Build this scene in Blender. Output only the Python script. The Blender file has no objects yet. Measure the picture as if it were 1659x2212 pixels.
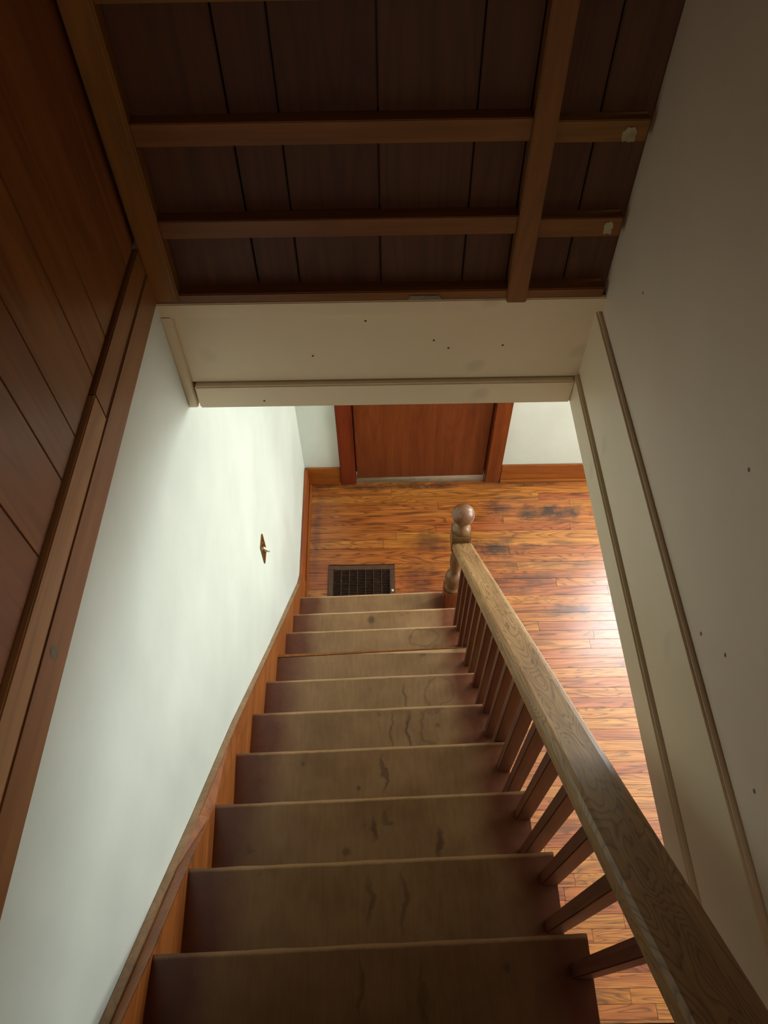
import bpy, bmesh, math, random
from mathutils import Vector, Matrix
random.seed(7)
S = 1.15                      # model units -> metres
C = bpy.context.scene.collection
scene = bpy.context.scene

# ------------------------------------------------------------------ camera
cam_d = bpy.data.cameras.new('camera'); cam = bpy.data.objects.new('camera', cam_d); C.objects.link(cam)
cam_d.sensor_fit = 'VERTICAL'; cam_d.sensor_height = 24.0; cam_d.lens = 24.0 * 1600.97 / 2212
cam_d.clip_start = 0.02
R_ = Vector((0.99987539, -0.01127854, -0.01104529)); U_ = Vector((0.01558389, 0.8168688, 0.57661297)); F_ = Vector((-0.0025192, 0.57671324, -0.81694277))
m = Matrix((R_, U_, -F_)).transposed().to_4x4(); m.translation = Vector((0.388539, -1.805573, 3.200084)) * S
cam.matrix_world = m
scene.camera = cam

# ------------------------------------------------------------------ world, exposure, daylight
w = bpy.data.worlds.new('sky'); scene.world = w; w.use_nodes = True
w.node_tree.nodes['Background'].inputs[0].default_value = (0.80, 0.90, 1.0, 1)
w.node_tree.nodes['Background'].inputs[1].default_value = 2.6
vs = scene.view_settings
vs.view_transform = 'Standard'; vs.look = 'None'; vs.gamma = 1; vs.use_curve_mapping = False
vs.exposure = 0.0

def area(name, loc, target, sx, sy, watts, color):
    d = bpy.data.lights.new(name, 'AREA'); d.shape = 'RECTANGLE'; d.size = sx * S; d.size_y = sy * S
    d.energy = watts; d.color = color
    o = bpy.data.objects.new(name, d); C.objects.link(o); o.location = Vector(loc) * S
    o.rotation_euler = (Vector(target) - Vector(loc)).to_track_quat('-Z', 'Z').to_euler()
    return o
# daylight through the window of the far wall, the window of the right wall; plus an added warm fill lamp upstairs, without a window
area('daylight_far_window', (2.25, 0.62, 1.42), (2.25, -0.4, 0.95), 0.95, 1.0, 78, (0.90, 0.96, 1.0))
area('daylight_side_window', (3.04, -0.3, 1.42), (2.2, -0.3, 0.95), 1.4, 1.0, 94, (0.93, 1.0, 0.93))
area('upstairs_fill', (0.40, -3.3, 3.05), (0.40, -1.5, 3.05), 0.6, 0.7, 5.2, (1.0, 0.82, 0.60))

# daylight on the porch outside the door, which shows only as a bright line under the door
area('daylight_porch', (0.58, 1.15, 0.22), (0.58, 0.70, 0.01), 0.7, 0.3, 22, (1.0, 0.93, 0.82))

# ------------------------------------------------------------------ material helpers
def newmat(name):
    M = bpy.data.materials.new(name); M.use_nodes = True
    nt = M.node_tree; b = nt.nodes['Principled BSDF']
    return M, nt, b
def N(nt, t, **k):
    n = nt.nodes.new(t)
    for a, v in k.items(): setattr(n, a, v)
    return n
def lin(c):
    return tuple(((v/255)/12.92 if v/255 <= .04045 else ((v/255+.055)/1.055)**2.4) for v in c) + (1,)
def coords(nt, scale, per_object=True, space='Object', rot=(0, 0, 0)):
    tc = N(nt, 'ShaderNodeTexCoord')
    mp = N(nt, 'ShaderNodeMapping'); mp.inputs['Scale'].default_value = scale; mp.inputs['Rotation'].default_value = rot
    if per_object:
        oi = N(nt, 'ShaderNodeObjectInfo'); mu = N(nt, 'ShaderNodeMath', operation='MULTIPLY'); mu.inputs[1].default_value = 37.0
        nt.links.new(oi.outputs['Random'], mu.inputs[0])
        ad = N(nt, 'ShaderNodeVectorMath', operation='ADD')
        nt.links.new(tc.outputs[space], ad.inputs[0]); nt.links.new(mu.outputs[0], ad.inputs[1])
        nt.links.new(ad.outputs[0], mp.inputs[0])
    else:
        nt.links.new(tc.outputs[space], mp.inputs[0])
    return mp.outputs[0]
def noise(nt, vec, scale, detail=4, rough=.55, dist=0.0):
    n = N(nt, 'ShaderNodeTexNoise'); n.inputs['Scale'].default_value = scale; n.inputs['Detail'].default_value = detail
    n.inputs['Roughness'].default_value = rough; n.inputs['Distortion'].default_value = dist
    nt.links.new(vec, n.inputs['Vector']); return n.outputs['Fac']
def ramp(nt, fac, stops):
    r = N(nt, 'ShaderNodeValToRGB'); e = r.color_ramp.elements
    while len(e) < len(stops): e.new(0.5)
    for el, (p, c) in zip(e, stops):
        el.position = p; el.color = c if len(c) == 4 else tuple(c) + (1,)
    nt.links.new(fac, r.inputs[0]); return r.outputs[0]
def mix(nt, fac, a, b, blend='MIX'):
    x = N(nt, 'ShaderNodeMix', data_type='RGBA', blend_type=blend)
    for sock, v in ((x.inputs[0], fac), (x.inputs[6], a), (x.inputs[7], b)):
        if hasattr(v, 'links'): nt.links.new(v, sock)
        else: sock.default_value = v
    return x.outputs[2]
def mth(nt, op, a, b=None, c=None, clamp=False):
    x = N(nt, 'ShaderNodeMath', operation=op); x.use_clamp = clamp
    for i, v in enumerate((a, b, c)):
        if v is None: continue
        if hasattr(v, 'links'): nt.links.new(v, x.inputs[i])
        else: x.inputs[i].default_value = v
    return x.outputs[0]
def bump(nt, b, h, strength, dist=.002):
    n = N(nt, 'ShaderNodeBump'); n.inputs['Strength'].default_value = strength; n.inputs['Distance'].default_value = dist
    nt.links.new(h, n.inputs['Height']); nt.links.new(n.outputs[0], b.inputs['Normal'])
W0, B0 = (1, 1, 1, 1), (0, 0, 0, 1)

def wood(name, dark, mid, light, axis=0, rough=.4, grain=.6, ring=26.0, var=.25, spec=.5, wav=.0, fine=1.0, worn=None, rs=None, hard=False):
    """Wood: growth rings stretched along the axis, fine pores, and a shift of tone from piece to piece."""
    M, nt, b = newmat(name)
    sc = [9.0, 9.0, 9.0]; sc[axis] = 0.9
    if rs: sc = list(rs)
    v = coords(nt, tuple(sc))
    n1 = noise(nt, v, .9, 2, .5, wav)
    rings = mth(nt, 'FRACT', mth(nt, 'MULTIPLY', n1, ring))
    rr = ramp(nt, rings, [(0, (.12, .10, .09)), (.16, (.62, .58, .55)), (.45, W0), (.86, (.9, .9, .88)), (1, (.12, .10, .09))] if hard else [(0, (.25, .25, .25)), (.22, (.75, .75, .75)), (.75, W0), (1, (.25, .25, .25))])
    sf = [160.0, 160.0, 160.0]; sf[axis] = 5.0
    v2 = coords(nt, tuple(sf))
    n2 = noise(nt, v2, 1.0, 3, .6)
    sm = [22.0, 22.0, 22.0]; sm[axis] = 1.6
    n3 = noise(nt, coords(nt, tuple(sm)), 1.0, 4, .6)
    base = ramp(nt, n3, [(.25, lin(dark)), (.5, lin(mid)), (.78, lin(light))])
    c = mix(nt, grain * .75, base, rr, 'MULTIPLY')
    fp = ramp(nt, n2, [(.3, (.55, .5, .48)), (.55, W0)])
    c = mix(nt, grain * fine, c, fp, 'MULTIPLY')
    oi = N(nt, 'ShaderNodeObjectInfo')
    hsv = N(nt, 'ShaderNodeHueSaturation'); nt.links.new(c, hsv.inputs['Color'])
    nt.links.new(mth(nt, 'MULTIPLY_ADD', oi.outputs['Random'], var * 2, 1 - var), hsv.inputs['Value'])
    nt.links.new(mth(nt, 'MULTIPLY_ADD', oi.outputs['Random'], .02, .49), hsv.inputs['Hue'])
    out = hsv.outputs[0]
    if worn:
        nw = noise(nt, coords(nt, (5, 5, 5)), 1.0, 5, .65)
        out = mix(nt, ramp(nt, nw, [(.48, B0), (.62, W0)]), out, lin(worn))
    nt.links.new(out, b.inputs['Base Color'])
    nt.links.new(mth(nt, 'MULTIPLY_ADD', n2, .25, rough - .12), b.inputs['Roughness'])
    b.inputs['Specular IOR Level'].default_value = spec
    bump(nt, b, mth(nt, 'ADD', n2, mth(nt, 'MULTIPLY', rings, .3)), .18, .001)
    M['_c'] = 1
    return M, nt, b, out

def plaster(name, c1, c2, rough=.55, spots=0.0, scale=1.6):
    M, nt, b = newmat(name)
    v = coords(nt, (1, 1, 1), False)
    n = noise(nt, v, scale, 5, .6)
    c = ramp(nt, n, [(.3, lin(c1)), (.7, lin(c2))])
    if spots:
        n4 = noise(nt, v, 7.0, 2, .4)
        c = mix(nt, mth(nt, 'MULTIPLY', ramp(nt, n4, [(.70, B0), (.78, W0)]), spots), c, lin((120, 110, 92)))
    nt.links.new(c, b.inputs['Base Color']); b.inputs['Roughness'].default_value = rough
    n2 = noise(nt, v, 9.0, 5, .6); bump(nt, b, n2, .25, .004)
    return M
def plain(name, c, rough=.5, metal=0.0):
    M, nt, b = newmat(name)
    n = noise(nt, coords(nt, (1, 1, 1)), 40, 3)
    col = ramp(nt, n, [(.3, lin(tuple(v*.8 for v in c))), (.7, lin(c))])
    nt.links.new(col, b.inputs['Base Color']); b.inputs['Roughness'].default_value = rough; b.inputs['Metallic'].default_value = metal
    return M

MAT = {}
MAT['wall'] = plaster('white_wall_paint', (205, 211, 200), (225, 231, 220), .5, .0)
MAT['cream'] = plaster('cream_paint', (218, 200, 170), (232, 214, 184), .42, .2)
MAT['upper'] = plaster('upper_wall_paint', (214, 196, 174), (228, 210, 188), .6, .0)
MAT['ceil'] = plaster('ceiling_paint', (215, 214, 204), (222, 221, 212), .7)
MAT['base'] = wood('baseboard_wood', (120, 58, 20), (150, 76, 26), (170, 92, 36), 0, .35, .35, 20, .08)[0]
MAT['base_y'] = wood('side_baseboard_wood', (120, 58, 20), (150, 76, 26), (172, 94, 38), 1, .35, .35, 20, .08)[0]
MAT['casing'] = wood('casing_wood', (98, 38, 12), (118, 50, 16), (134, 64, 24), 2, .35, .3, 16, .05)[0]
MAT['door'] = wood('door_veneer', (104, 48, 18), (118, 58, 22), (130, 68, 28), 2, .38, .3, 10, .0)[0]
MAT['back'] = wood('panel_back_wood', (74, 40, 19), (86, 48, 23), (98, 56, 28), 2, .6, .4, 12, .12)[0]
MAT['stud'] = wood('stud_wood', (118, 74, 26), (136, 88, 34), (150, 100, 42), 2, .5, .3, 14, .08)[0]
MAT['nailer'] = wood('nailer_wood', (112, 70, 26), (130, 84, 32), (146, 98, 42), 0, .5, .3, 14, .08)[0]
MAT['plywood'] = wood('plywood_veneer', (132, 82, 42), (148, 94, 50), (162, 108, 62), 2, .34, .45, 8, .06)[0]
MAT['trimdark'] = wood('brown_trim_wood', (130, 82, 46), (144, 94, 56), (156, 106, 66), 1, .38, .25, 10, .04)[0]
MAT['trimlight'] = wood('bare_trim_wood', (168, 122, 78), (184, 138, 92), (196, 152, 106), 1, .45, .3, 10, .04)[0]
MAT['rail'] = wood('weathered_oak', (134, 98, 54), (164, 128, 76), (182, 150, 98), 1, .5, .8, 26, .0, wav=.9, fine=.8, rs=(15, 2.4, 15), hard=True)[0]
MAT['newel'] = wood('newel_oak', (112, 76, 48), (130, 92, 60), (146, 108, 74), 2, .34, .5, 18, .04)[0]
MAT['newelred'] = wood('newel_base_oak', (118, 52, 26), (132, 62, 32), (146, 76, 42), 2, .3, .4, 18, .04)[0]
MAT['baluster'] = wood('baluster_wood', (74, 34, 16), (90, 44, 20), (108, 56, 28), 2, .4, .4, 14, .12)[0]
MAT['skirt'] = wood('skirt_wood', (122, 66, 16), (148, 84, 22), (168, 102, 32), 1, .46, .4, 16, .04)[0]
MAT['cap'] = wood('rubbed_cap_wood', (140, 104, 68), (158, 120, 80), (176, 138, 96), 1, .5, .4, 16, .04)[0]
MAT['riser'] = wood('riser_paint', (84, 42, 28), (92, 48, 32), (100, 54, 36), 0, .5, .2, 8, .05)[0]
MAT['threshold'] = wood('threshold_wood', (96, 74, 50), (120, 94, 66), (140, 112, 82), 0, .6, .5, 20, .0)[0]
MAT['brass'] = plain('brass', (150, 118, 62), .3, 1.0)
MAT['ivory'] = plain('ivory_plastic', (214, 202, 170), .35)
MAT['iron'] = plain('register_brown_metal', (92, 66, 50), .45, .3)
MAT['black'] = plain('duct_black', (22, 16, 12), .9)
MAT['patch'] = plain('torn_patch', (172, 162, 128), .8)
MAT['greypatch'] = plain('grey_paint_smear', (132, 118, 98), .7)
MAT['hole'] = plain('nail_hole', (40, 30, 24), .9)  # serves the nail holes and the dark backings behind open joints
MAT['chip'] = plain('paint_chip_white', (236, 230, 220), .6)
MAT['grout'] = plain('subfloor', (52, 26, 12), .9)
MAT['outer'] = plain('porch_concrete', (190, 184, 170), .9)

# oak floor: rings + old dark water stains of a fixed shape + dark strips along the baseboards
def floor_mat():
    M, nt, b, col = wood('oak_floor', (140, 74, 26), (168, 96, 38), (192, 122, 56), 0, .24, .95, 15, .12, wav=.8, fine=.9, rs=(1.3, 13, 13), hard=True)
    g = N(nt, 'ShaderNodeNewGeometry')
    nz = N(nt, 'ShaderNodeTexNoise'); nz.inputs['Scale'].default_value = 9; nz.inputs['Detail'].default_value = 6; nz.inputs['Roughness'].default_value = .7
    nt.links.new(g.outputs['Position'], nz.inputs['Vector'])
    acc = None
    for x, y, rx, ry, k in [(xx, yy, aa*1.45, bb*1.35, kk) for xx, yy, aa, bb, kk in [(.985, .46, .055, .05, .75), (1.24, .435, .12, .045, .95), (.945, .225, .12, .05, .9), (1.12, .23, .09, .02, .6), (1.07, .04, .16, .03, .55),
                            (1.30, -.14, .10, .025, .7), (1.2, .12, .3, .02, .45), (.60, .27, .07, .07, .55), (.88, -.02, .2, .03, .5), (1.0, -1.72, .10, .10, .45), (.94, -1.55, .05, .08, .35), (.56, .02, .08, .12, .5),
                            (.45, .625, .45, .018, .7), (1.2, .63, .3, .014, .55), (.03, .3, .02, .3, .4)]]:  # narrow dark strips along the far and left baseboards
        sub = N(nt, 'ShaderNodeVectorMath', operation='SUBTRACT'); nt.links.new(g.outputs['Position'], sub.inputs[0]); sub.inputs[1].default_value = (x*S, y*S, 0)
        mul = N(nt, 'ShaderNodeVectorMath', operation='MULTIPLY'); nt.links.new(sub.outputs[0], mul.inputs[0]); mul.inputs[1].default_value = (1/(rx*S), 1/(ry*S), 0)
        ln = N(nt, 'ShaderNodeVectorMath', operation='LENGTH'); nt.links.new(mul.outputs[0], ln.inputs[0])
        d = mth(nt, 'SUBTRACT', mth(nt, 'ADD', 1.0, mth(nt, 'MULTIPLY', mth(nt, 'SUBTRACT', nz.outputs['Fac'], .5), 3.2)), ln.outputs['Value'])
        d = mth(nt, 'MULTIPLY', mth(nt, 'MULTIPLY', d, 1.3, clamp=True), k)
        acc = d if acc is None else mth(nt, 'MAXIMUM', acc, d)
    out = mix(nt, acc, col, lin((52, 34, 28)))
    b.inputs['Coat Weight'].default_value = .55; b.inputs['Coat Roughness'].default_value = .42
    nt.links.new(out, b.inputs['Base Color'])
    return M
MAT['floor'] = floor_mat()

# stair tread: brown paint, rubbed to a tan olive walking zone with fine ribs, water rings, bare nosing
def tread_mat():
    M, nt, b = newmat('worn_tread_paint')
    tc = N(nt, 'ShaderNodeTexCoord'); sp = N(nt, 'ShaderNodeSeparateXYZ'); nt.links.new(tc.outputs['Object'], sp.inputs[0])
    v = coords(nt, (1, 1, 1)); 
    n1 = noise(nt, v, 5, 5, .6); n2 = noise(nt, v, 28, 4, .6)
    ax = mth(nt, 'ABSOLUTE', mth(nt, 'ADD', sp.outputs['X'], .0))
    wearm = mth(nt, 'SUBTRACT', 1.0, mth(nt, 'DIVIDE', mth(nt, 'ADD', ax, mth(nt, 'MULTIPLY', mth(nt, 'SUBTRACT', n1, .5), .20)), .385))
    wearm = ramp(nt, wearm, [(.14, B0), (.34, W0)])
    paint = ramp(nt, n2, [(.3, lin((88, 44, 20))), (.7, lin((104, 54, 28)))])
    tan = ramp(nt, n1, [(.3, lin((124, 92, 58))), (.55, lin((146, 112, 74))), (.75, lin((158, 126, 86)))])
    c = mix(nt, mth(nt, 'MULTIPLY', wearm, .9), paint, tan)
    rib = mth(nt, 'SINE', mth(nt, 'MULTIPLY', mth(nt, 'ADD', sp.outputs['X'], mth(nt, 'MULTIPLY', n2, .0012)), 1500.0))
    brk = noise(nt, coords(nt, (90, 14, 14)), 1, 3)
    ribm = mth(nt, 'MULTIPLY', mth(nt, 'MULTIPLY', mth(nt, 'ADD', rib, 1.0), .5), ramp(nt, brk, [(.35, B0), (.65, W0)]))
    c = mix(nt, mth(nt, 'MULTIPLY', mth(nt, 'MULTIPLY', ribm, wearm), .35), c, lin((70, 44, 30)))
    # water runs, rings and spots where they lie on the stairs (x, y, height of the tread)
    g = N(nt, 'ShaderNodeNewGeometry'); gs = N(nt, 'ShaderNodeSeparateXYZ'); nt.links.new(g.outputs['Position'], gs.inputs[0])
    wn = N(nt, 'ShaderNodeTexNoise'); wn.inputs['Scale'].default_value = 17; wn.inputs['Detail'].default_value = 4
    nt.links.new(g.outputs['Position'], wn.inputs['Vector'])
    wob = mth(nt, 'MULTIPLY', mth(nt, 'SUBTRACT', wn.outputs['Fac'], .5), 2.0)
    acc = None
    ZT = {2: .381, 3: .5708, 5: .9464, 6: 1.1317, 7: 1.3192, 8: 1.5268, 9: 1.7229, 10: 1.8958}
    for kind, k, x, y, rx, ry, st_ in [('b', 2, .32, -.372, .018, .022, .9), ('r', 3, .527, -.548, .055, .035, .6), ('l', 5, .44, -.93, .006, .05, .7), ('r', 5, .545, -.915, .05, .05, .5),
                            ('l', 6, .394, -1.10, .006, .065, .7), ('l', 6, .444, -1.10, .007, .07, .9), ('r', 6, .565, -1.095, .09, .075, .55), ('l', 7, .372, -1.27, .007, .065, .8),
                            ('b', 7, .311, -1.308, .006, .008, .9), ('b', 7, .171, -1.247, .007, .008, .7), ('l', 8, .353, -1.447, .007, .03, .8), ('l', 8, .491, -1.478, .009, .04, .8),
                            ('b', 8, .295, -1.492, .012, .01, .6), ('l', 9, .346, -1.61, .006, .05, .6), ('l', 9, .412, -1.61, .007, .07, .6), ('l', 10, .34, -1.75, .006, .05, .6), ('l', 10, .43, -1.76, .006, .05, .5)]:
        dx = mth(nt, 'DIVIDE', mth(nt, 'SUBTRACT', gs.outputs['X'], x*S), rx*S)
        dy = mth(nt, 'DIVIDE', mth(nt, 'SUBTRACT', gs.outputs['Y'], y*S), ry*S)
        if kind == 'l': dx = mth(nt, 'ADD', dx, mth(nt, 'MULTIPLY', wob, .028/rx))
        r2 = mth(nt, 'SQRT', mth(nt, 'ADD', mth(nt, 'MULTIPLY', dx, dx), mth(nt, 'MULTIPLY', dy, dy)))
        if kind == 'r': v_ = mth(nt, 'SUBTRACT', 1.0, mth(nt, 'MULTIPLY', mth(nt, 'ABSOLUTE', mth(nt, 'SUBTRACT', mth(nt, 'ADD', r2, mth(nt, 'MULTIPLY', wob, .6)), 1.0)), 9.0), clamp=True)
        else: v_ = mth(nt, 'MULTIPLY', mth(nt, 'SUBTRACT', 1.0, mth(nt, 'ADD', r2, mth(nt, 'MULTIPLY', wob, .4))), 1.6, clamp=True)
        zz = mth(nt, 'LESS_THAN', mth(nt, 'ABSOLUTE', mth(nt, 'SUBTRACT', gs.outputs['Z'], ZT[k]*S)), .03)
        v_ = mth(nt, 'MULTIPLY', mth(nt, 'MULTIPLY', v_, zz), st_)
        acc = v_ if acc is None else mth(nt, 'MAXIMUM', acc, v_)
    c = mix(nt, mth(nt, 'MULTIPLY', acc, .75), c, lin((58, 36, 22)))
    sp2 = noise(nt, v, 19, 2, .4)
    c = mix(nt, mth(nt, 'MULTIPLY', ramp(nt, sp2, [(.74, B0), (.78, W0)]), .4), c, lin((60, 42, 30)))
    # bare front edge
    fe = mth(nt, 'ADD', sp.outputs['Y'], mth(nt, 'MULTIPLY', mth(nt, 'SUBTRACT', noise(nt, coords(nt, (10, 3, 3)), 2.2, 5, .7), .5), .007))
    mr = N(nt, 'ShaderNodeMapRange'); mr.clamp = True
    nt.links.new(fe, mr.inputs[0]); mr.inputs[1].default_value = -.0095; mr.inputs[2].default_value = -.0045
    c = mix(nt, mth(nt, 'MULTIPLY', mr.outputs[0], ramp(nt, mth(nt, 'MULTIPLY', wearm, 1), [(0, (.4,)*3), (1, (1.0,)*3)])), c, lin((196, 158, 116)))
    nt.links.new(c, b.inputs['Base Color'])
    nt.links.new(mth(nt, 'MULTIPLY_ADD', n2, .22, .27), b.inputs['Roughness'])
    bump(nt, b, mth(nt, 'ADD', mth(nt, 'MULTIPLY', ribm, wearm), n2), .15, .0008)
    return M
MAT['tread'] = tread_mat()

# ------------------------------------------------------------------ mesh helpers (model units in, metres out)
def link(name, bm, mat, parent=None, bevel=0.0, smooth=False, origin=None):
    """origin (model units) becomes the object's origin; the mesh stays where it was drawn."""
    bm.normal_update()
    if origin is None:
        xs = [v.co for v in bm.verts]
        lo = Vector([min(c[i] for c in xs) for i in range(3)]); hi = Vector([max(c[i] for c in xs) for i in range(3)])
        o3 = Vector(((lo.x+hi.x)/2, (lo.y+hi.y)/2, lo.z))
    else: o3 = Vector(origin)
    for v in bm.verts: v.co = (v.co - o3) * S
    if bevel:
        bmesh.ops.bevel(bm, geom=[e for e in bm.edges if e.calc_face_angle(0) > .5], offset=bevel*S, segments=2, affect='EDGES', clamp_overlap=True)
    bmesh.ops.recalc_face_normals(bm, faces=bm.faces)
    me = bpy.data.meshes.new(name); bm.to_mesh(me); bm.free()
    if smooth:
        for p in me.polygons: p.use_smooth = True
    me.materials.append(MAT[mat])
    o = bpy.data.objects.new(name, me); C.objects.link(o)
    pw = Vector((0, 0, 0))
    if parent:
        o.parent = parent; q = parent
        while q: pw = pw + q.location; q = q.parent
    o.location = o3 * S - pw
    return o
def hexa(bm, p):   # 8 corners: bottom 4 (ccw), top 4
    v = [bm.verts.new(c) for c in p]
    for f in ((3, 2, 1, 0), (4, 5, 6, 7), (0, 1, 5, 4), (1, 2, 6, 5), (2, 3, 7, 6), (3, 0, 4, 7)): bm.faces.new([v[i] for i in f])
def bx(bm, x0, x1, y0, y1, z0, z1):
    hexa(bm, [(x0, y0, z0), (x1, y0, z0), (x1, y1, z0), (x0, y1, z0), (x0, y0, z1), (x1, y0, z1), (x1, y1, z1), (x0, y1, z1)])
def box(name, x0, x1, y0, y1, z0, z1, mat, parent=None, bevel=0.0):
    bm = bmesh.new(); bx(bm, x0, x1, y0, y1, z0, z1); return link(name, bm, mat, parent, bevel)
def lathe(bm, cx, cy, prof, n=40):
    rings = []
    for r, z in prof:
        rings.append([bm.verts.new((cx + r*math.cos(2*math.pi*i/n), cy + r*math.sin(2*math.pi*i/n), z)) for i in range(n)])
    for a, b_ in zip(rings, rings[1:]):
        for i in range(n): bm.faces.new((a[i], a[(i+1) % n], b_[(i+1) % n], b_[i]))
    bm.faces.new(rings[0][::-1]); bm.faces.new(rings[-1])
def empty(name, loc, **props):
    o = bpy.data.objects.new(name, None); C.objects.link(o); o.location = Vector(loc) * S; o.empty_display_size = .1
    for k, v in props.items(): o[k] = v
    return o
def struct(o, label=None):
    o['kind'] = 'structure'
    if label: o['label'] = label
    return o

# left wall line (it runs slightly out of true)
def xw(y): return -.02 if y < -.72 else -.02 - (y + .72) * .0145
def left_slab(name, y0, y1, z0, z1, f0, f1, mat, parent=None, bevel=0.0, zz=None):
    """board against the left wall from y0 to y1; f0/f1 its back and front, measured from the wall face"""
    bm = bmesh.new(); ys = [y0] + ([-.72] if y0 < -.72 < y1 else []) + [y1]
    vs_ = []
    for y in ys: vs_.append([bm.verts.new(c) for c in ((xw(y)+f0, y, z0), (xw(y)+f1, y, z0), (xw(y)+f1, y, z1), (xw(y)+f0, y, z1))])
    for a, b_ in zip(vs_, vs_[1:]):
        for i in range(4): bm.faces.new((a[i], a[(i+1) % 4], b_[(i+1) % 4], b_[i]))
    bm.faces.new(vs_[0][::-1]); bm.faces.new(vs_[-1])
    return link(name, bm, mat, parent, bevel)

XR, YB, YF, ZC = 3.1, -3.4, 0.66, 2.06       # room: right wall, near wall, far wall, ceiling
# ------------------------------------------------------------------ floor
floor = struct(empty('floor', (1.5, -1.3, 0)), 'orange-brown oak strip floor with dark water stains')
RX0, RX1, RY0, RY1 = .097, .427, -.14, .125   # register opening
bm = bmesh.new()
for a in ((-.2, RX0+.02, YB, YF+.6), (RX1-.02, XR+.1, YB, YF+.6), (RX0+.02, RX1-.02, RY1-.02, YF+.6), (RX0+.02, RX1-.02, YB, RY0+.02)): bx(bm, a[0], a[1], a[2], a[3], -.06, -.012)
link('subfloor', bm, 'grout', floor)
rest = bmesh.new(); bw = .0476; y1 = YF - .004; row = 0
while y1 > YB:
    y0 = y1 - bw; x = xw(y0) - .0 ; x = -.03 - random.random() * .1
    first = True
    while x < XR:
        L = random.choice((.5, .7, .9, 1.1, 1.3, 1.6))
        xe = min(x + L, XR)
        if XR - xe < .12: xe = XR
        segs = [(max(x, -.03), xe)]
        if y1 > RY0 and y0 < RY1 - .01:
            segs = [s for s in ((segs[0][0], min(xe, RX0)), (max(segs[0][0], RX1), xe)) if s[1] - s[0] > .01]
        for s0, s1 in segs:
            g = .0004; dz = random.uniform(-.0006, .0006)
            seen = (y0 > -.25 and s0 < 1.62) or (y0 > -1.9 and s1 > .66 and s0 < 1.62)
            if seen:
                b2 = bmesh.new(); bx(b2, s0+g, s1-g, y0+g, y1-g, -.014, dz); link('board', b2, 'floor', floor, .0007)
            else: bx(rest, s0+g, s1-g, y0+g, y1-g, -.014, dz)
        x = xe
    y1 = y0; row += 1
o = link('boards_beyond', rest, 'floor', floor); o['kind'] = 'stuff'

# ------------------------------------------------------------------ lower room shell
wl = struct(left_slab('wall_left', YB, YF, -.05, 2.333, -.06, 0, 'wall'), 'white wall running down beside the stairs')
wf = bmesh.new()
wx0, wx1, wz0, wz1 = 1.78, 2.72, .92, 1.92
for a in ((-.1, .2, -.05, 2.1), (.945, wx0, -.05, 2.1), (.2, .945, 1.86, 2.1), (wx0, wx1, -.05, wz0), (wx0, wx1, wz1, 2.1), (wx1, XR+.1, -.05, 2.1)): bx(wf, a[0], a[1], YF, YF+.1, a[2], a[3])
struct(link('wall_far', wf, 'wall'), 'white far wall either side of the brown door')
sy0, sy1, sz0, sz1 = -1.0, .4, .92, 1.92
wr = bmesh.new()
for a in ((YB, sy0, -.05, 2.1), (sy1, YF+.1, -.05, 2.1), (sy0, sy1, -.05, sz0), (sy0, sy1, sz1, 2.1)): bx(wr, XR, XR+.1, a[0], a[1], a[2], a[3])
struct(link('wall_right', wr, 'wall'), 'white right wall of the lower room')
struct(box('wall_near', -.1, XR+.1, YB-.1, YB, -.05, 2.1, 'wall'), 'white near wall of the lower room')
cl = bmesh.new()
OY0 = -1.80
bx(cl, .782, XR+.1, YB, YF+.1, ZC+.001, ZC+.06); bx(cl, -.1, .782, -.699, YF+.1, ZC+.001, ZC+.06); bx(cl, -.1, .782, YB, -2.4, ZC+.001, ZC+.06)
struct(link('ceiling', cl, 'ceil'), 'white ceiling of the lower room around the stair opening')
def window(name, lab, axis, a0, a1, z0, z1, at):
    e = empty(name, (at[0], at[1], z0)); struct(e, lab)
    def pc(nm, a, b_, c, d, t0, t1, mt='cream'):
        if axis == 'x': return box(nm, a, b_, at[1]+t0, at[1]+t1, c, d, mt, e)
        return box(nm, at[0]+t0, at[0]+t1, a, b_, c, d, mt, e)
    for a, b_, c, d in ((a0-.06, a0, z0-.06, z1+.06), (a1, a1+.06, z0-.06, z1+.06), (a0, a1, z1, z1+.06), (a0, a1, z0-.06, z0)): pc('casing', a, b_, c, d, -.02, .03)
    mid = (z0+z1)/2; am = (a0+a1)/2
    pc('sash_rail', a0, a1, mid-.02, mid+.02, .04, .07); pc('mullion', am-.01, am+.01, z0, z1, .045, .065)
    return e
window('window_1', 'window in the far wall to the right of the door', 'x', wx0, wx1, wz0, wz1, (2.25, YF))
window('window_2', 'window in the right wall of the lower room', 'y', sy0, sy1, sz0, sz1, (XR, -.3))
box('porch_slab', -.5, 4, YF+.1, YF+2.5, -.05, -.01, 'outer').name = 'ground'
bpy.data.objects['ground']['kind'] = 'structure'

# baseboards
bf = struct(empty('baseboard_far', (.6, YF, 0)), 'orange-brown baseboard along the far wall')
box('board', -.03, .150, YF-.016, YF, 0, .130, 'base', bf, .003); box('board', 1.007, XR, YF-.016, YF, 0, .130, 'base', bf, .003)
box('shoe_molding', -.03, .150, YF-.026, YF-.016, 0, .018, 'base', bf, .003); box('shoe_molding', 1.007, XR, YF-.026, YF-.016, 0, .018, 'base', bf, .003)
bl = struct(empty('baseboard_left', (-.03, .3, 0)), 'orange-brown baseboard along the left wall')
left_slab('board', -.10, YF-.016, 0, .135, 0, .017, 'base_y', bl, .003); left_slab('shoe_molding', -.10, YF-.026, 0, .02, .017, .030, 'base_y', bl, .004)

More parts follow.
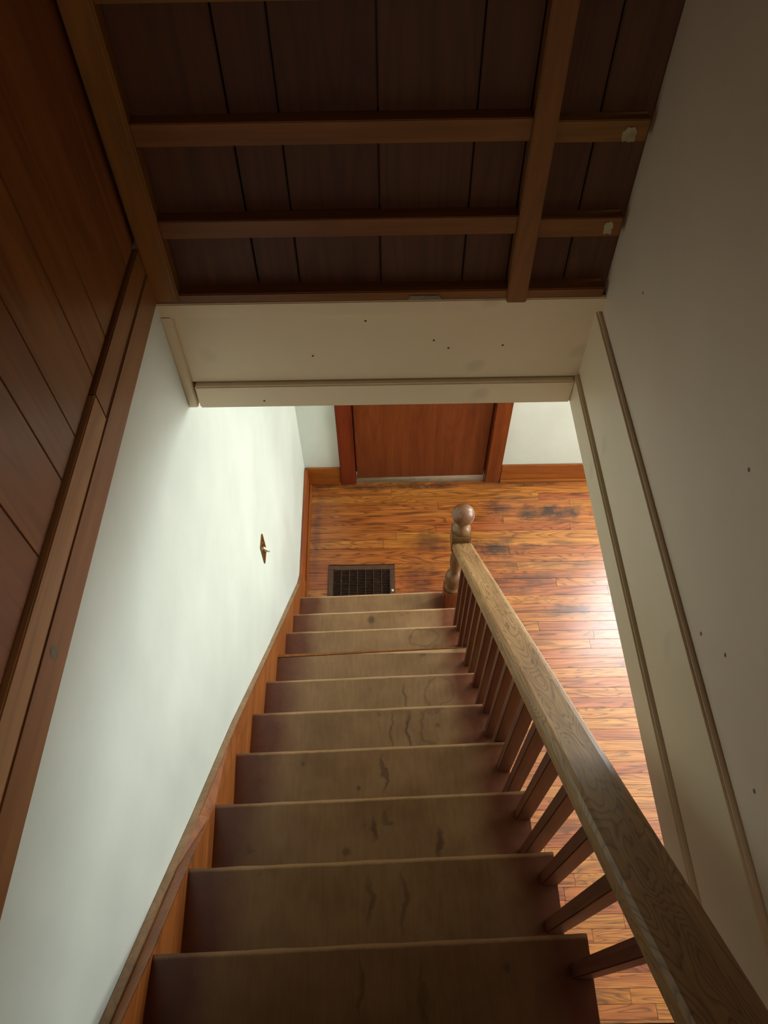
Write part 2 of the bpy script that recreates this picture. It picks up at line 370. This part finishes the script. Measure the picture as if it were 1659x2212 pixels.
# door
dr = struct(empty('door_1', (.58, YF, 0)), 'plain reddish-brown flush door in the far wall')
bm = bmesh.new(); hexa(bm, [(.235, .675, .010), (.919, .675, .020), (.919, .71, .020), (.235, .71, .010), (.235, .675, 1.85), (.919, .675, 1.85), (.919, .71, 1.85), (.235, .71, 1.85)])
link('door_panel', bm, 'door', dr, .002)
for a, b_ in ((.228, .25), (.905, .926)): box('stop', a, b_, .712, .73, .02, 1.86, 'casing', dr)
c1 = box('casing', .150, .228, YF-.022, YF+.02, 0, 1.87, 'casing', dr, .004); c2 = box('casing', .926, 1.005, YF-.022, YF+.02, 0, 1.87, 'casing', dr, .004)
box('casing', .13, 1.025, YF-.026, YF+.02, 1.87, 1.95, 'casing', dr, .004)
for a, b_ in ((.2, .231), (.923, .945)): box('jamb', a, b_, YF+.02, YF+.1, 0, 1.86, 'casing', dr)
box('jamb', .231, .923, YF+.02, YF+.1, 1.852, 1.87, 'casing', dr)
box('threshold', .228, .926, YF-.012, YF+.1, -.01, .005, 'threshold', dr, .003)

# ------------------------------------------------------------------ shaft: header
hd = struct(empty('wall_header', (.38, -.72, ZC)), 'cream painted header board across the stair opening')
box('fascia_board', -.05, .80, -.715, -.70, 2.1255, 2.2925, 'cream', hd)
box('backing', -.06, .80, -.701, -.66, ZC+.012, 2.327, 'hole', hd)  # near-black colour puts shade into the open joints of the header
box('bottom_strip', .004, .776, -.728, -.70, ZC, 2.122, 'cream', hd, .003)
box('top_strip', -.022, .80, -.724, -.714, 2.2945, 2.327, 'cream', hd, .002)
box('side_strip', -.0215, -.001, -.724, -.70, 2.058, 2.300, 'cream', hd, .002)
for x, z in ((.356, 2.275), (.486, 2.225), (.62, 2.21), (.515, 2.205), (.14, 2.08), (.25, 2.19)):
    bm = bmesh.new(); lathe(bm, 0, 0, [(.0022, 0), (.0015, .0008)], 10)
    bmesh.ops.rotate(bm, verts=bm.verts, cent=(0, 0, 0), matrix=Matrix.Rotation(math.pi/2, 3, 'X'))
    for v in bm.verts: v.co += Vector((x, -.715 if z > 2.12 else -.728, z))
    link('nail_hole', bm, 'hole', hd)

# front wall upstairs: bare back of tongue boards with studs and nailers
fw = struct(empty('wall_front_upper', (.38, -.70, 2.327)), 'dark brown back of a board partition with exposed studs')
edges = [-.03, .166, .240, .386, .532, .612, .715, .80]
for a, b_ in zip(edges, edges[1:]):
    box('board', a+.0015, b_-.0015, -.695 + random.uniform(-.0015, .0015), -.675, 2.335, 4.3, 'back', fw, .0015)
box('backing', -.12, .90, -.678, -.66, 2.327, 4.35, 'back', fw)
box('bottom_plate', -.022, .785, -.722, -.675, 2.327, 2.3465, 'nailer', fw, .002)
box('stud', -.021, .0245, -.727, -.695, 2.333, 4.3, 'stud', fw, .003)
box('stud', .612, .6475, -.729, -.695, 2.322, 4.3, 'stud', fw, .002)
for z0, z1, za, zb in ((2.459, 2.492, 2.449, 2.484), (2.615, 2.650, 2.610, 2.643), (2.803, 2.842, 2.803, 2.842), (3.2, 3.24, 3.2, 3.24)):
    box('nailer', .0245, .612, -.722, -.694, z0, z1, 'nailer', fw, .0015)
    box('nailer', .6475, .785, -.719, -.694, za, zb, 'nailer', fw, .0015)
def blob(name, cx, cz, rx, rz, y, mat, parent, seed, square=False):
    rnd = random.Random(seed); bm = bmesh.new(); n = 22; top = []; bot = []
    for i in range(n):
        t = 2*math.pi*i/n; r = rnd.uniform(.82, 1.1); c, s = math.cos(t), math.sin(t)
        if square or s < -.3: q = 1/max(abs(c), abs(s)); c *= q*.92; s *= q*.92
        top.append(bm.verts.new((cx+rx*r*c, y, cz+rz*r*s))); bot.append(bm.verts.new((cx+rx*r*c, y+.0012, cz+rz*r*s)))
    bm.faces.new(top); bm.faces.new(bot[::-1])
    for i in range(n): bm.faces.new((top[i], bot[i], bot[(i+1) % n], top[(i+1) % n]))
    return link(name, bm, mat, parent)
blob('torn_patch', .758, 2.622, .011, .012, -.7205, 'patch', fw, 3); blob('torn_patch', .763, 2.466, .0075, .0125, -.7205, 'patch', fw, 5)
blob('paint_smear', .464, 2.333, .033, .005, -.7235, 'greypatch', fw, 9, True)

# upper left wall: grooved plywood above a two-piece trim
ul = struct(empty('wall_upper_left', (0, -1.6, 2.33)), 'brown grooved plywood paneling above the stairs')
left_slab('backing', YB, -.695, 2.333, 4.3, -.06, -.028, 'hole', ul)
gy = [-.695, -.781, -.948, -1.032, -1.144, -1.2185, -1.334, -1.508, -1.60, -1.78, -1.87, -2.05, -2.3, -2.6, -3.0, YB]
for a, b_ in zip(gy, gy[1:]): left_slab('panel', b_+.0008, a-.0008, 2.449, 4.3, -.030, -.007, 'plywood', ul, .001)
t1 = struct(empty('trim_1', (0, -1.6, 2.33)), 'brown two-piece trim under the plywood paneling')
left_slab('lower_board', YB, -.722, 2.330, 2.394, -.02, .002, 'trimdark', t1, .002)
left_slab('upper_strip', YB, -1.0605, 2.3935, 2.444, -.014, .0005, 'trimlight', t1, .002)
left_slab('upper_strip', -1.0595, -.722, 2.3935, 2.444, -.014, -.0005, 'trimdark', t1, .002)
bm = bmesh.new(); lathe(bm, 0, 0, [(.0085, 0), (.006, .0006)], 24)
bmesh.ops.rotate(bm, verts=bm.verts, cent=(0, 0, 0), matrix=Matrix.Rotation(math.pi/2, 3, 'Y'))
for v in bm.verts: v.co.z *= 1.35; v.co += Vector((xw(-1.42)+.0022, -1.42, 2.369))
link('knot', bm, 'greypatch', t1)

# right side of the shaft
tr = struct(empty('trim_2', (.79, -1.4, ZC)), 'cream fascia board and strips edging the stair opening')
box('bottom_strip', .776, .80, -2.4, -.70, ZC, 2.128, 'cream', tr, .003)
box('fascia_board', .783, .806, -2.4, -.70, 2.133, 2.2905, 'cream', tr, .0035)
struct(box('wall_upper_right', .7925, .88, YB, -.70, 2.294, 4.3, 'upper', None), 'beige plaster wall above the right side of the stairs')
box('back_board', .80, .88, YB, -.70, ZC+.05, 2.292, 'hole', tr)  # painted dark so the grooves beside the fascia look shaded
struct(box('wall_upper_near', -.1, .88, YB-.1, YB, 2.0, 4.3, 'upper'), 'beige wall at the back of the upper hall')
struct(box('ceiling_upper', -.1, .88, YB-.1, -.66, 4.3, 4.4, 'ceil'), 'ceiling of the upper hall')
wur = bpy.data.objects['wall_upper_right']
for y, z in ((-.87, 2.453), (-1.438, 2.371), (-1.297, 2.55), (-1.387, 2.324), (-1.589, 2.345)):
    bm = bmesh.new(); lathe(bm, 0, 0, [(.0028, 0), (.002, .0006)], 12)
    bmesh.ops.rotate(bm, verts=bm.verts, cent=(0, 0, 0), matrix=Matrix.Rotation(-math.pi/2, 3, 'Y'))
    for v in bm.verts: v.co += Vector((.7925, y, z))
    link('nail_head', bm, 'greypatch', wur)
# upper landing
struct(box('floor_landing', xw(-2)+.001, .775, -2.5, -1.797, 2.05, 2.0905, 'riser', None, .004), 'dark brown landing board at the head of the stairs')
struct(box('floor_upper', xw(-2.6)+.001, .785, YB, -2.5, 2.2, 2.33, 'riser'), 'upper hall floor')

# ------------------------------------------------------------------ staircase
TR = [(-.0116, -.1588, .1992), (-.0117, -.3406, .3810), (-.0089, -.5177, .5708), (-.0057, -.6944, .7564), (-.0049, -.8728, .9464), (-.0042, -1.0469, 1.1317),
      (-.0011, -1.2187, 1.3192), (.0085, -1.3933, 1.5268), (.017, -1.5528, 1.7229), (.0226, -1.7010, 1.8958)]
XE, SK = .687, .020        # right end of the treads, how far the right end is set back
st = empty('staircase', (.34, -.95, 0), label='steep wooden staircase with worn brown painted treads going down beside the white wall', category='staircase')
TH = .028
for k, (xl, y, z) in enumerate(TR):
    yb = (TR[k+1][1] if k < 9 else -1.86) - .02
    bm = bmesh.new()
    if k == 3:   # split nosing: the front strip has come away
        p = [(xl, yb), (XE, yb+SK), (XE, y+SK-.004), (xl, y-.0125)]
        hexa(bm, [(a, b_, z-TH) for a, b_ in p] + [(a, b_, z) for a, b_ in p])
        o = link('tread', bm, 'tread', st, .0015, origin=((xl+XE)/2, y+.004, z))
        b2 = bmesh.new(); p = [(xl, y-.011), (XE, y+SK-.0025), (XE, y+SK), (xl, y)]
        hexa(b2, [(a, b_, z-TH) for a, b_ in p] + [(a, b_, z+.0005) for a, b_ in p])
        o = link('nosing_strip', b2, 'skirt', st, .0008); o['label'] = 'split-off nosing strip of bare wood'
    else:
        # front edge: slightly wavy from wear
        n = 14; top = []; bot = []
        rnd = random.Random(k)
        fr = [(xl + (XE-xl)*i/n, y + SK*i/n + (rnd.uniform(-.0012, .0004) if 0 < i < n else 0)) for i in range(n+1)]
        poly = [(xl, yb), (XE, yb+SK)] + fr[::-1]
        v1 = [bm.verts.new((a, b_, z)) for a, b_ in poly]; v0 = [bm.verts.new((a, b_, z-TH)) for a, b_ in poly]
        bm.faces.new(v1); bm.faces.new(v0[::-1])
        for i in range(len(poly)): j = (i+1) % len(poly); bm.faces.new((v1[j], v1[i], v0[i], v0[j]))
        # origin on the nosing line (x middle) so the worn edge sits at y = 0; skew taken out by rotation
        ang = math.atan2(SK, XE-xl); o3 = Vector(((xl+XE)/2, y+SK/2, z))
        for v in bm.verts:
            d = v.co - o3; v.co = o3 + Matrix.Rotation(-ang, 3, 'Z') @ d
        o = link('tread', bm, 'tread', st, .0014, origin=o3); o.rotation_euler.z = ang
    zl = TR[k-1][2] if k else 0
    b3 = bmesh.new(); p = [(xl, y-.034), (XE-.004, y+SK-.034), (XE-.004, y+SK-.018), (xl, y-.018)]
    hexa(b3, [(a, b_, zl) for a, b_ in p] + [(a, b_, z-TH) for a, b_ in p]); link('riser', b3, 'riser', st)
b3 = bmesh.new(); bx(b3, .02, .775, -1.83, -1.815, 1.8958, 2.05); link('riser', b3, 'riser', st)
# skirt board on the wall side
pts = [(.02, .12), (-.10, .215), (-.50, .640), (-1.138, 1.318), (-1.22, 1.397), (-1.433, 1.601), (-1.62, 1.789), (-1.79, 1.956), (-2.0, 2.17)]
def lerp_at(tab, y):
    tab = sorted(tab)
    for (a, va), (b_, vb) in zip(tab, tab[1:]):
        if a <= y <= b_: return va + (vb-va)*(y-a)/(b_-a)
    return tab[0][1] if y < tab[0][0] else tab[-1][1]
nose = [(.1, -.1), (0.0, .01)] + [(y, z) for _, y, z in TR] + [(-2.0, 2.24)]
xls = [(y, xl) for xl, y, _ in TR]
ys_ = sorted(set([y for y, _ in pts] + [y for _, y, _ in TR]), reverse=True)
bm = bmesh.new(); cols = []
for y in ys_:
    z = lerp_at(pts, y)
    zb = max(0.0, z - .32) if y > -.3 else z - .34
    tk = lerp_at(xls, y) - xw(y) + .0012   # the face meets the ends of the treads
    zt = max(z - .06, lerp_at(nose, y) + .006)
    cols.append([bm.verts.new(c) for c in ((xw(y)+.0005, y, zb), (xw(y)+max(tk, .014), y, zb), (xw(y)+max(tk, .014), y, max(zt, zb+.001)), (xw(y)+.0150, y, z), (xw(y)+.0005, y, z))])
for a, b_ in zip(cols, cols[1:]):
    for i in range(5): bm.faces.new((a[i], a[(i+1) % 5], b_[(i+1) % 5], b_[i]))
bm.faces.new(cols[0][::-1]); bm.faces.new(cols[-1])
link('skirt_board', bm, 'skirt', st, .0015)
bm = bmesh.new(); cols = []
for y, z in pts[1:]:
    cols.append([bm.verts.new(c) for c in ((xw(y)+.0005, y, z), (xw(y)+.0158, y, z), (xw(y)+.0158, y, z+.005), (xw(y)+.0005, y, z+.005))])
for a, b_ in zip(cols, cols[1:]):
    for i in range(4): bm.faces.new((a[i], a[(i+1) % 4], b_[(i+1) % 4], b_[i]))
bm.faces.new(cols[0][::-1]); bm.faces.new(cols[-1])
o = link('skirt_cap', bm, 'cap', st, .001); o['label'] = 'rubbed tan top edge of the skirt board'
# outer stringer under the right ends of the treads (saw-tooth)
bm = bmesh.new()
for k, (xl, y, z) in enumerate(TR):
    ya = y + SK - .036; yb = (TR[k+1][1] + SK - .036) if k < 9 else -1.83
    lo = lambda yy: max(0.0, (-yy - .46) * 1.15)
    hexa(bm, [(.664, yb, lo(yb)), (.682, yb, lo(yb)), (.682, ya, lo(ya)), (.664, ya, lo(ya)), (.664, yb, z-TH-.001), (.682, yb, z-TH-.001), (.682, ya, z-TH-.001), (.664, ya, z-TH-.001)])
link('stringer', bm, 'riser', st)

# ------------------------------------------------------------------ railing
rg = empty('stair_railing', (.68, -.95, .19), label='oak handrail with slim square balusters and a ball-topped newel post', category='railing')
P0, P1 = Vector((.6865, -.232, .752)), Vector((.675, -2.02, .752 + 1.787*1.0755))
slope = (P1.z-P0.z)/(P1.y-P0.y)
def rail_top(y): return P0.z + slope*(y-P0.y)
RT = .033
bm = bmesh.new(); HW = .0375
prof = [(-HW, -.006), (-HW+.005, -.0015), (-HW+.012, 0), (HW-.012, 0), (HW-.005, -.0015), (HW, -.006), (HW, -RT+.004), (HW-.004, -RT), (-HW+.004, -RT), (-HW, -RT+.004)]
rows = []; NS = 24
for s in range(NS+1):
    t = s/NS; P = P0.lerp(P1, t)
    rows.append([bm.verts.new((P.x+dx, P.y, P.z+dz*1.45)) for dx, dz in prof])
for a, b_ in zip(rows, rows[1:]):
    for i in range(len(prof)): j = (i+1) % len(prof); bm.faces.new((a[i], a[j], b_[j], b_[i]))
bm.faces.new(rows[0][::-1]); bm.faces.new(rows[-1])
# run the mesh along its own Y axis so the grain follows the rail
ang = math.atan(slope); o3 = P0.lerp(P1, .5)
for v in bm.verts: v.co = o3 + Matrix.Rotation(-ang, 3, 'X') @ (v.co - o3)
o = link('handrail', bm, 'rail', rg, origin=o3); o.rotation_euler.x = ang
o['label'] = 'weathered oak handrail'
by = [-.429, -.503, -.578, -.652, -.728, -.805, -.884, -.964, -1.035, -1.105, -1.176, -1.252, -1.331, -1.412, -1.490, -1.568, -1.643, -1.719]
proto = None
for i, yb in enumerate(by):
    y1 = yb; y0 = yb - .0215
    k = max(j for j in range(10) if TR[j][1]+SK > y1)
    zb = TR[k][2]; zt0 = rail_top(y0) - RT*1.45 + .004; zt1 = rail_top(y1) - RT*1.45 + .004
    x0, x1 = .656, .687
    bm = bmesh.new()
    hexa(bm, [(x0, y0, zb), (x1, y0, zb), (x1, y1, zb), (x0, y1, zb), (x0, y0, zt0), (x1, y0, zt0), (x1, y1, zt1), (x0, y1, zt1)])
    link('baluster', bm, 'baluster', rg, .0015)
# newel
nx, ny = .683, -.193
ne = empty('newel_post', (nx, ny, TR[0][2])); ne.parent = rg; ne.location = Vector((nx, ny, TR[0][2]))*S - rg.location
def nl(name, bm, mat, bev=0.0, smooth=False): return link(name, bm, mat, ne, bev, smooth)
bm = bmesh.new(); bx(bm, nx-.043, nx+.033, ny-.038, ny+.038, TR[0][2], .335); o = nl('base_block', bm, 'newelred', .004); o['label'] = 'reddish square base block'
bm = bmesh.new(); c = nx-.004
lathe(bm, c, ny, [(.036, .335), (.0375, .342), (.0365, .350), (.031, .354), (.0295, .362), (.031, .372), (.035, .384), (.038, .398), (.0395, .415), (.039, .43), (.036, .442), (.029, .452), (.022, .458),
                  (.0165, .466), (.0165, .474), (.020, .49), (.024, .515), (.0265, .545), (.027, .575), (.0255, .605), (.0225, .635), (.021, .655), (.025, .665), (.030, .676), (.032, .682)], 44)
nl('turned_shaft', bm, 'newel', 0, True)
bm = bmesh.new(); bx(bm, nx-.037, nx+.037, ny-.037, ny+.037, .68, .79); nl('upper_block', bm, 'newel', .004)
bm = bmesh.new(); lathe(bm, nx, ny, [(.035, .79), (.036, .797), (.034, .806), (.028, .813), (.021, .820), (.0185, .828), (.0185, .838), (.021, .846), (.023, .850)], 44); nl('collar', bm, 'newel', 0, True)
bm = bmesh.new(); bmesh.ops.create_uvsphere(bm, u_segments=48, v_segments=32, radius=.0435)
for v in bm.verts: v.co += Vector((nx, ny, .889))
nl('ball_finial', bm, 'newel', 0, True)

# ------------------------------------------------------------------ floor register
fr = empty('floor_register', (.262, 0, 0), label='brown metal floor register with a dark grille at the foot of the stairs', category='vent')
for a in ((RX0, RX1, RY1-.026, RY1), (RX0, RX1, RY0, RY0+.026), (RX0, RX0+.024, RY0+.026, RY1-.026), (RX1-.024, RX1, RY0+.026, RY1-.026)):
    box('frame_bar', a[0], a[1], a[2], a[3], -.004, .0045, 'iron', fr, .0015)
bm = bmesh.new(); x0, x1, y0, y1 = RX0+.024, RX1-.024, RY0+.026, RY1-.026
y = y0 + .006
while y < y1: bx(bm, x0, x1, y, y+.0018, -.010, -.001); y += .0088
o = link('grille_fins', bm, 'iron', fr); o['kind'] = 'stuff'
bm = bmesh.new()
for i in range(8): xx = x0 + (x1-x0)*(i/7.0) ; bx(bm, xx-.0012, xx+.0012, y0, y1, -.009, .0008)
o = link('grille_bars', bm, 'iron', fr); o['kind'] = 'stuff'
bm = bmesh.new()
for a in ((x0-.004, x0, y0, y1, -.12, -.012), (x1, x1+.004, y0, y1, -.12, -.012), (x0, x1, y0-.004, y0, -.12, -.012), (x0, x1, y1, y1+.004, -.12, -.012), (x0, x1, y0, y1, -.125, -.12)): bx(bm, *a)
link('duct', bm, 'black', fr)
box('damper_blade', x0+.205, x0+.245, y0, y1, -.05, -.046, 'iron', fr)

# ------------------------------------------------------------------ light switch
yw = -.478; xs = xw(yw)
sw = empty('light_switch', (xs, yw, 1.12), label='brass plated toggle light switch on the white wall beside the stairs', category='light switch')
box('wall_plate', xs, xs+.0045, yw-.029, yw+.029, 1.068, 1.168, 'brass', sw, .0018)
bm = bmesh.new(); hexa(bm, [(xs+.004, yw-.005, 1.108), (xs+.022, yw-.0035, 1.100), (xs+.022, yw+.0035, 1.100), (xs+.004, yw+.005, 1.108), (xs+.004, yw-.005, 1.126), (xs+.022, yw-.0035, 1.108), (xs+.022, yw+.0035, 1.108), (xs+.004, yw+.005, 1.126)])
o = link('toggle', bm, 'ivory', sw, .001); o['label'] = 'ivory toggle lever'
for z in (1.083, 1.153):
    bm = bmesh.new(); lathe(bm, 0, 0, [(.0028, 0), (.0028, .001), (.0018, .0018)], 14)
    bmesh.ops.rotate(bm, verts=bm.verts, cent=(0, 0, 0), matrix=Matrix.Rotation(math.pi/2, 3, 'Y'))
    for v in bm.verts: v.co += Vector((xs+.0045, yw, z))
    link('screw', bm, 'brass', sw)

# ------------------------------------------------------------------ small litter
def chip(x, y, z, r, seed, label, cat='paint chip'):
    rnd = random.Random(seed); bm = bmesh.new(); n = 7
    P = [(x + r*rnd.uniform(.6, 1.2)*math.cos(2*math.pi*i/n), y + r*rnd.uniform(.6, 1.3)*math.sin(2*math.pi*i/n)) for i in range(n)]
    t = [bm.verts.new((a, b_, z+.0022)) for a, b_ in P]; u = [bm.verts.new((a, b_, z)) for a, b_ in P]
    bm.faces.new(t); bm.faces.new(u[::-1])
    for i in range(n): j = (i+1) % n; bm.faces.new((t[j], t[i], u[i], u[j]))
    o = link('paint_chip', bm, 'chip'); o['label'] = label; o['category'] = cat
chip(.416, -.022, .0045, .0075, 1, 'white paint chip lying on the corner of the floor register')
chip(.403, -.318, TR[0][2], .0048, 2, 'small white paint chip lying on the lowest stair tread')
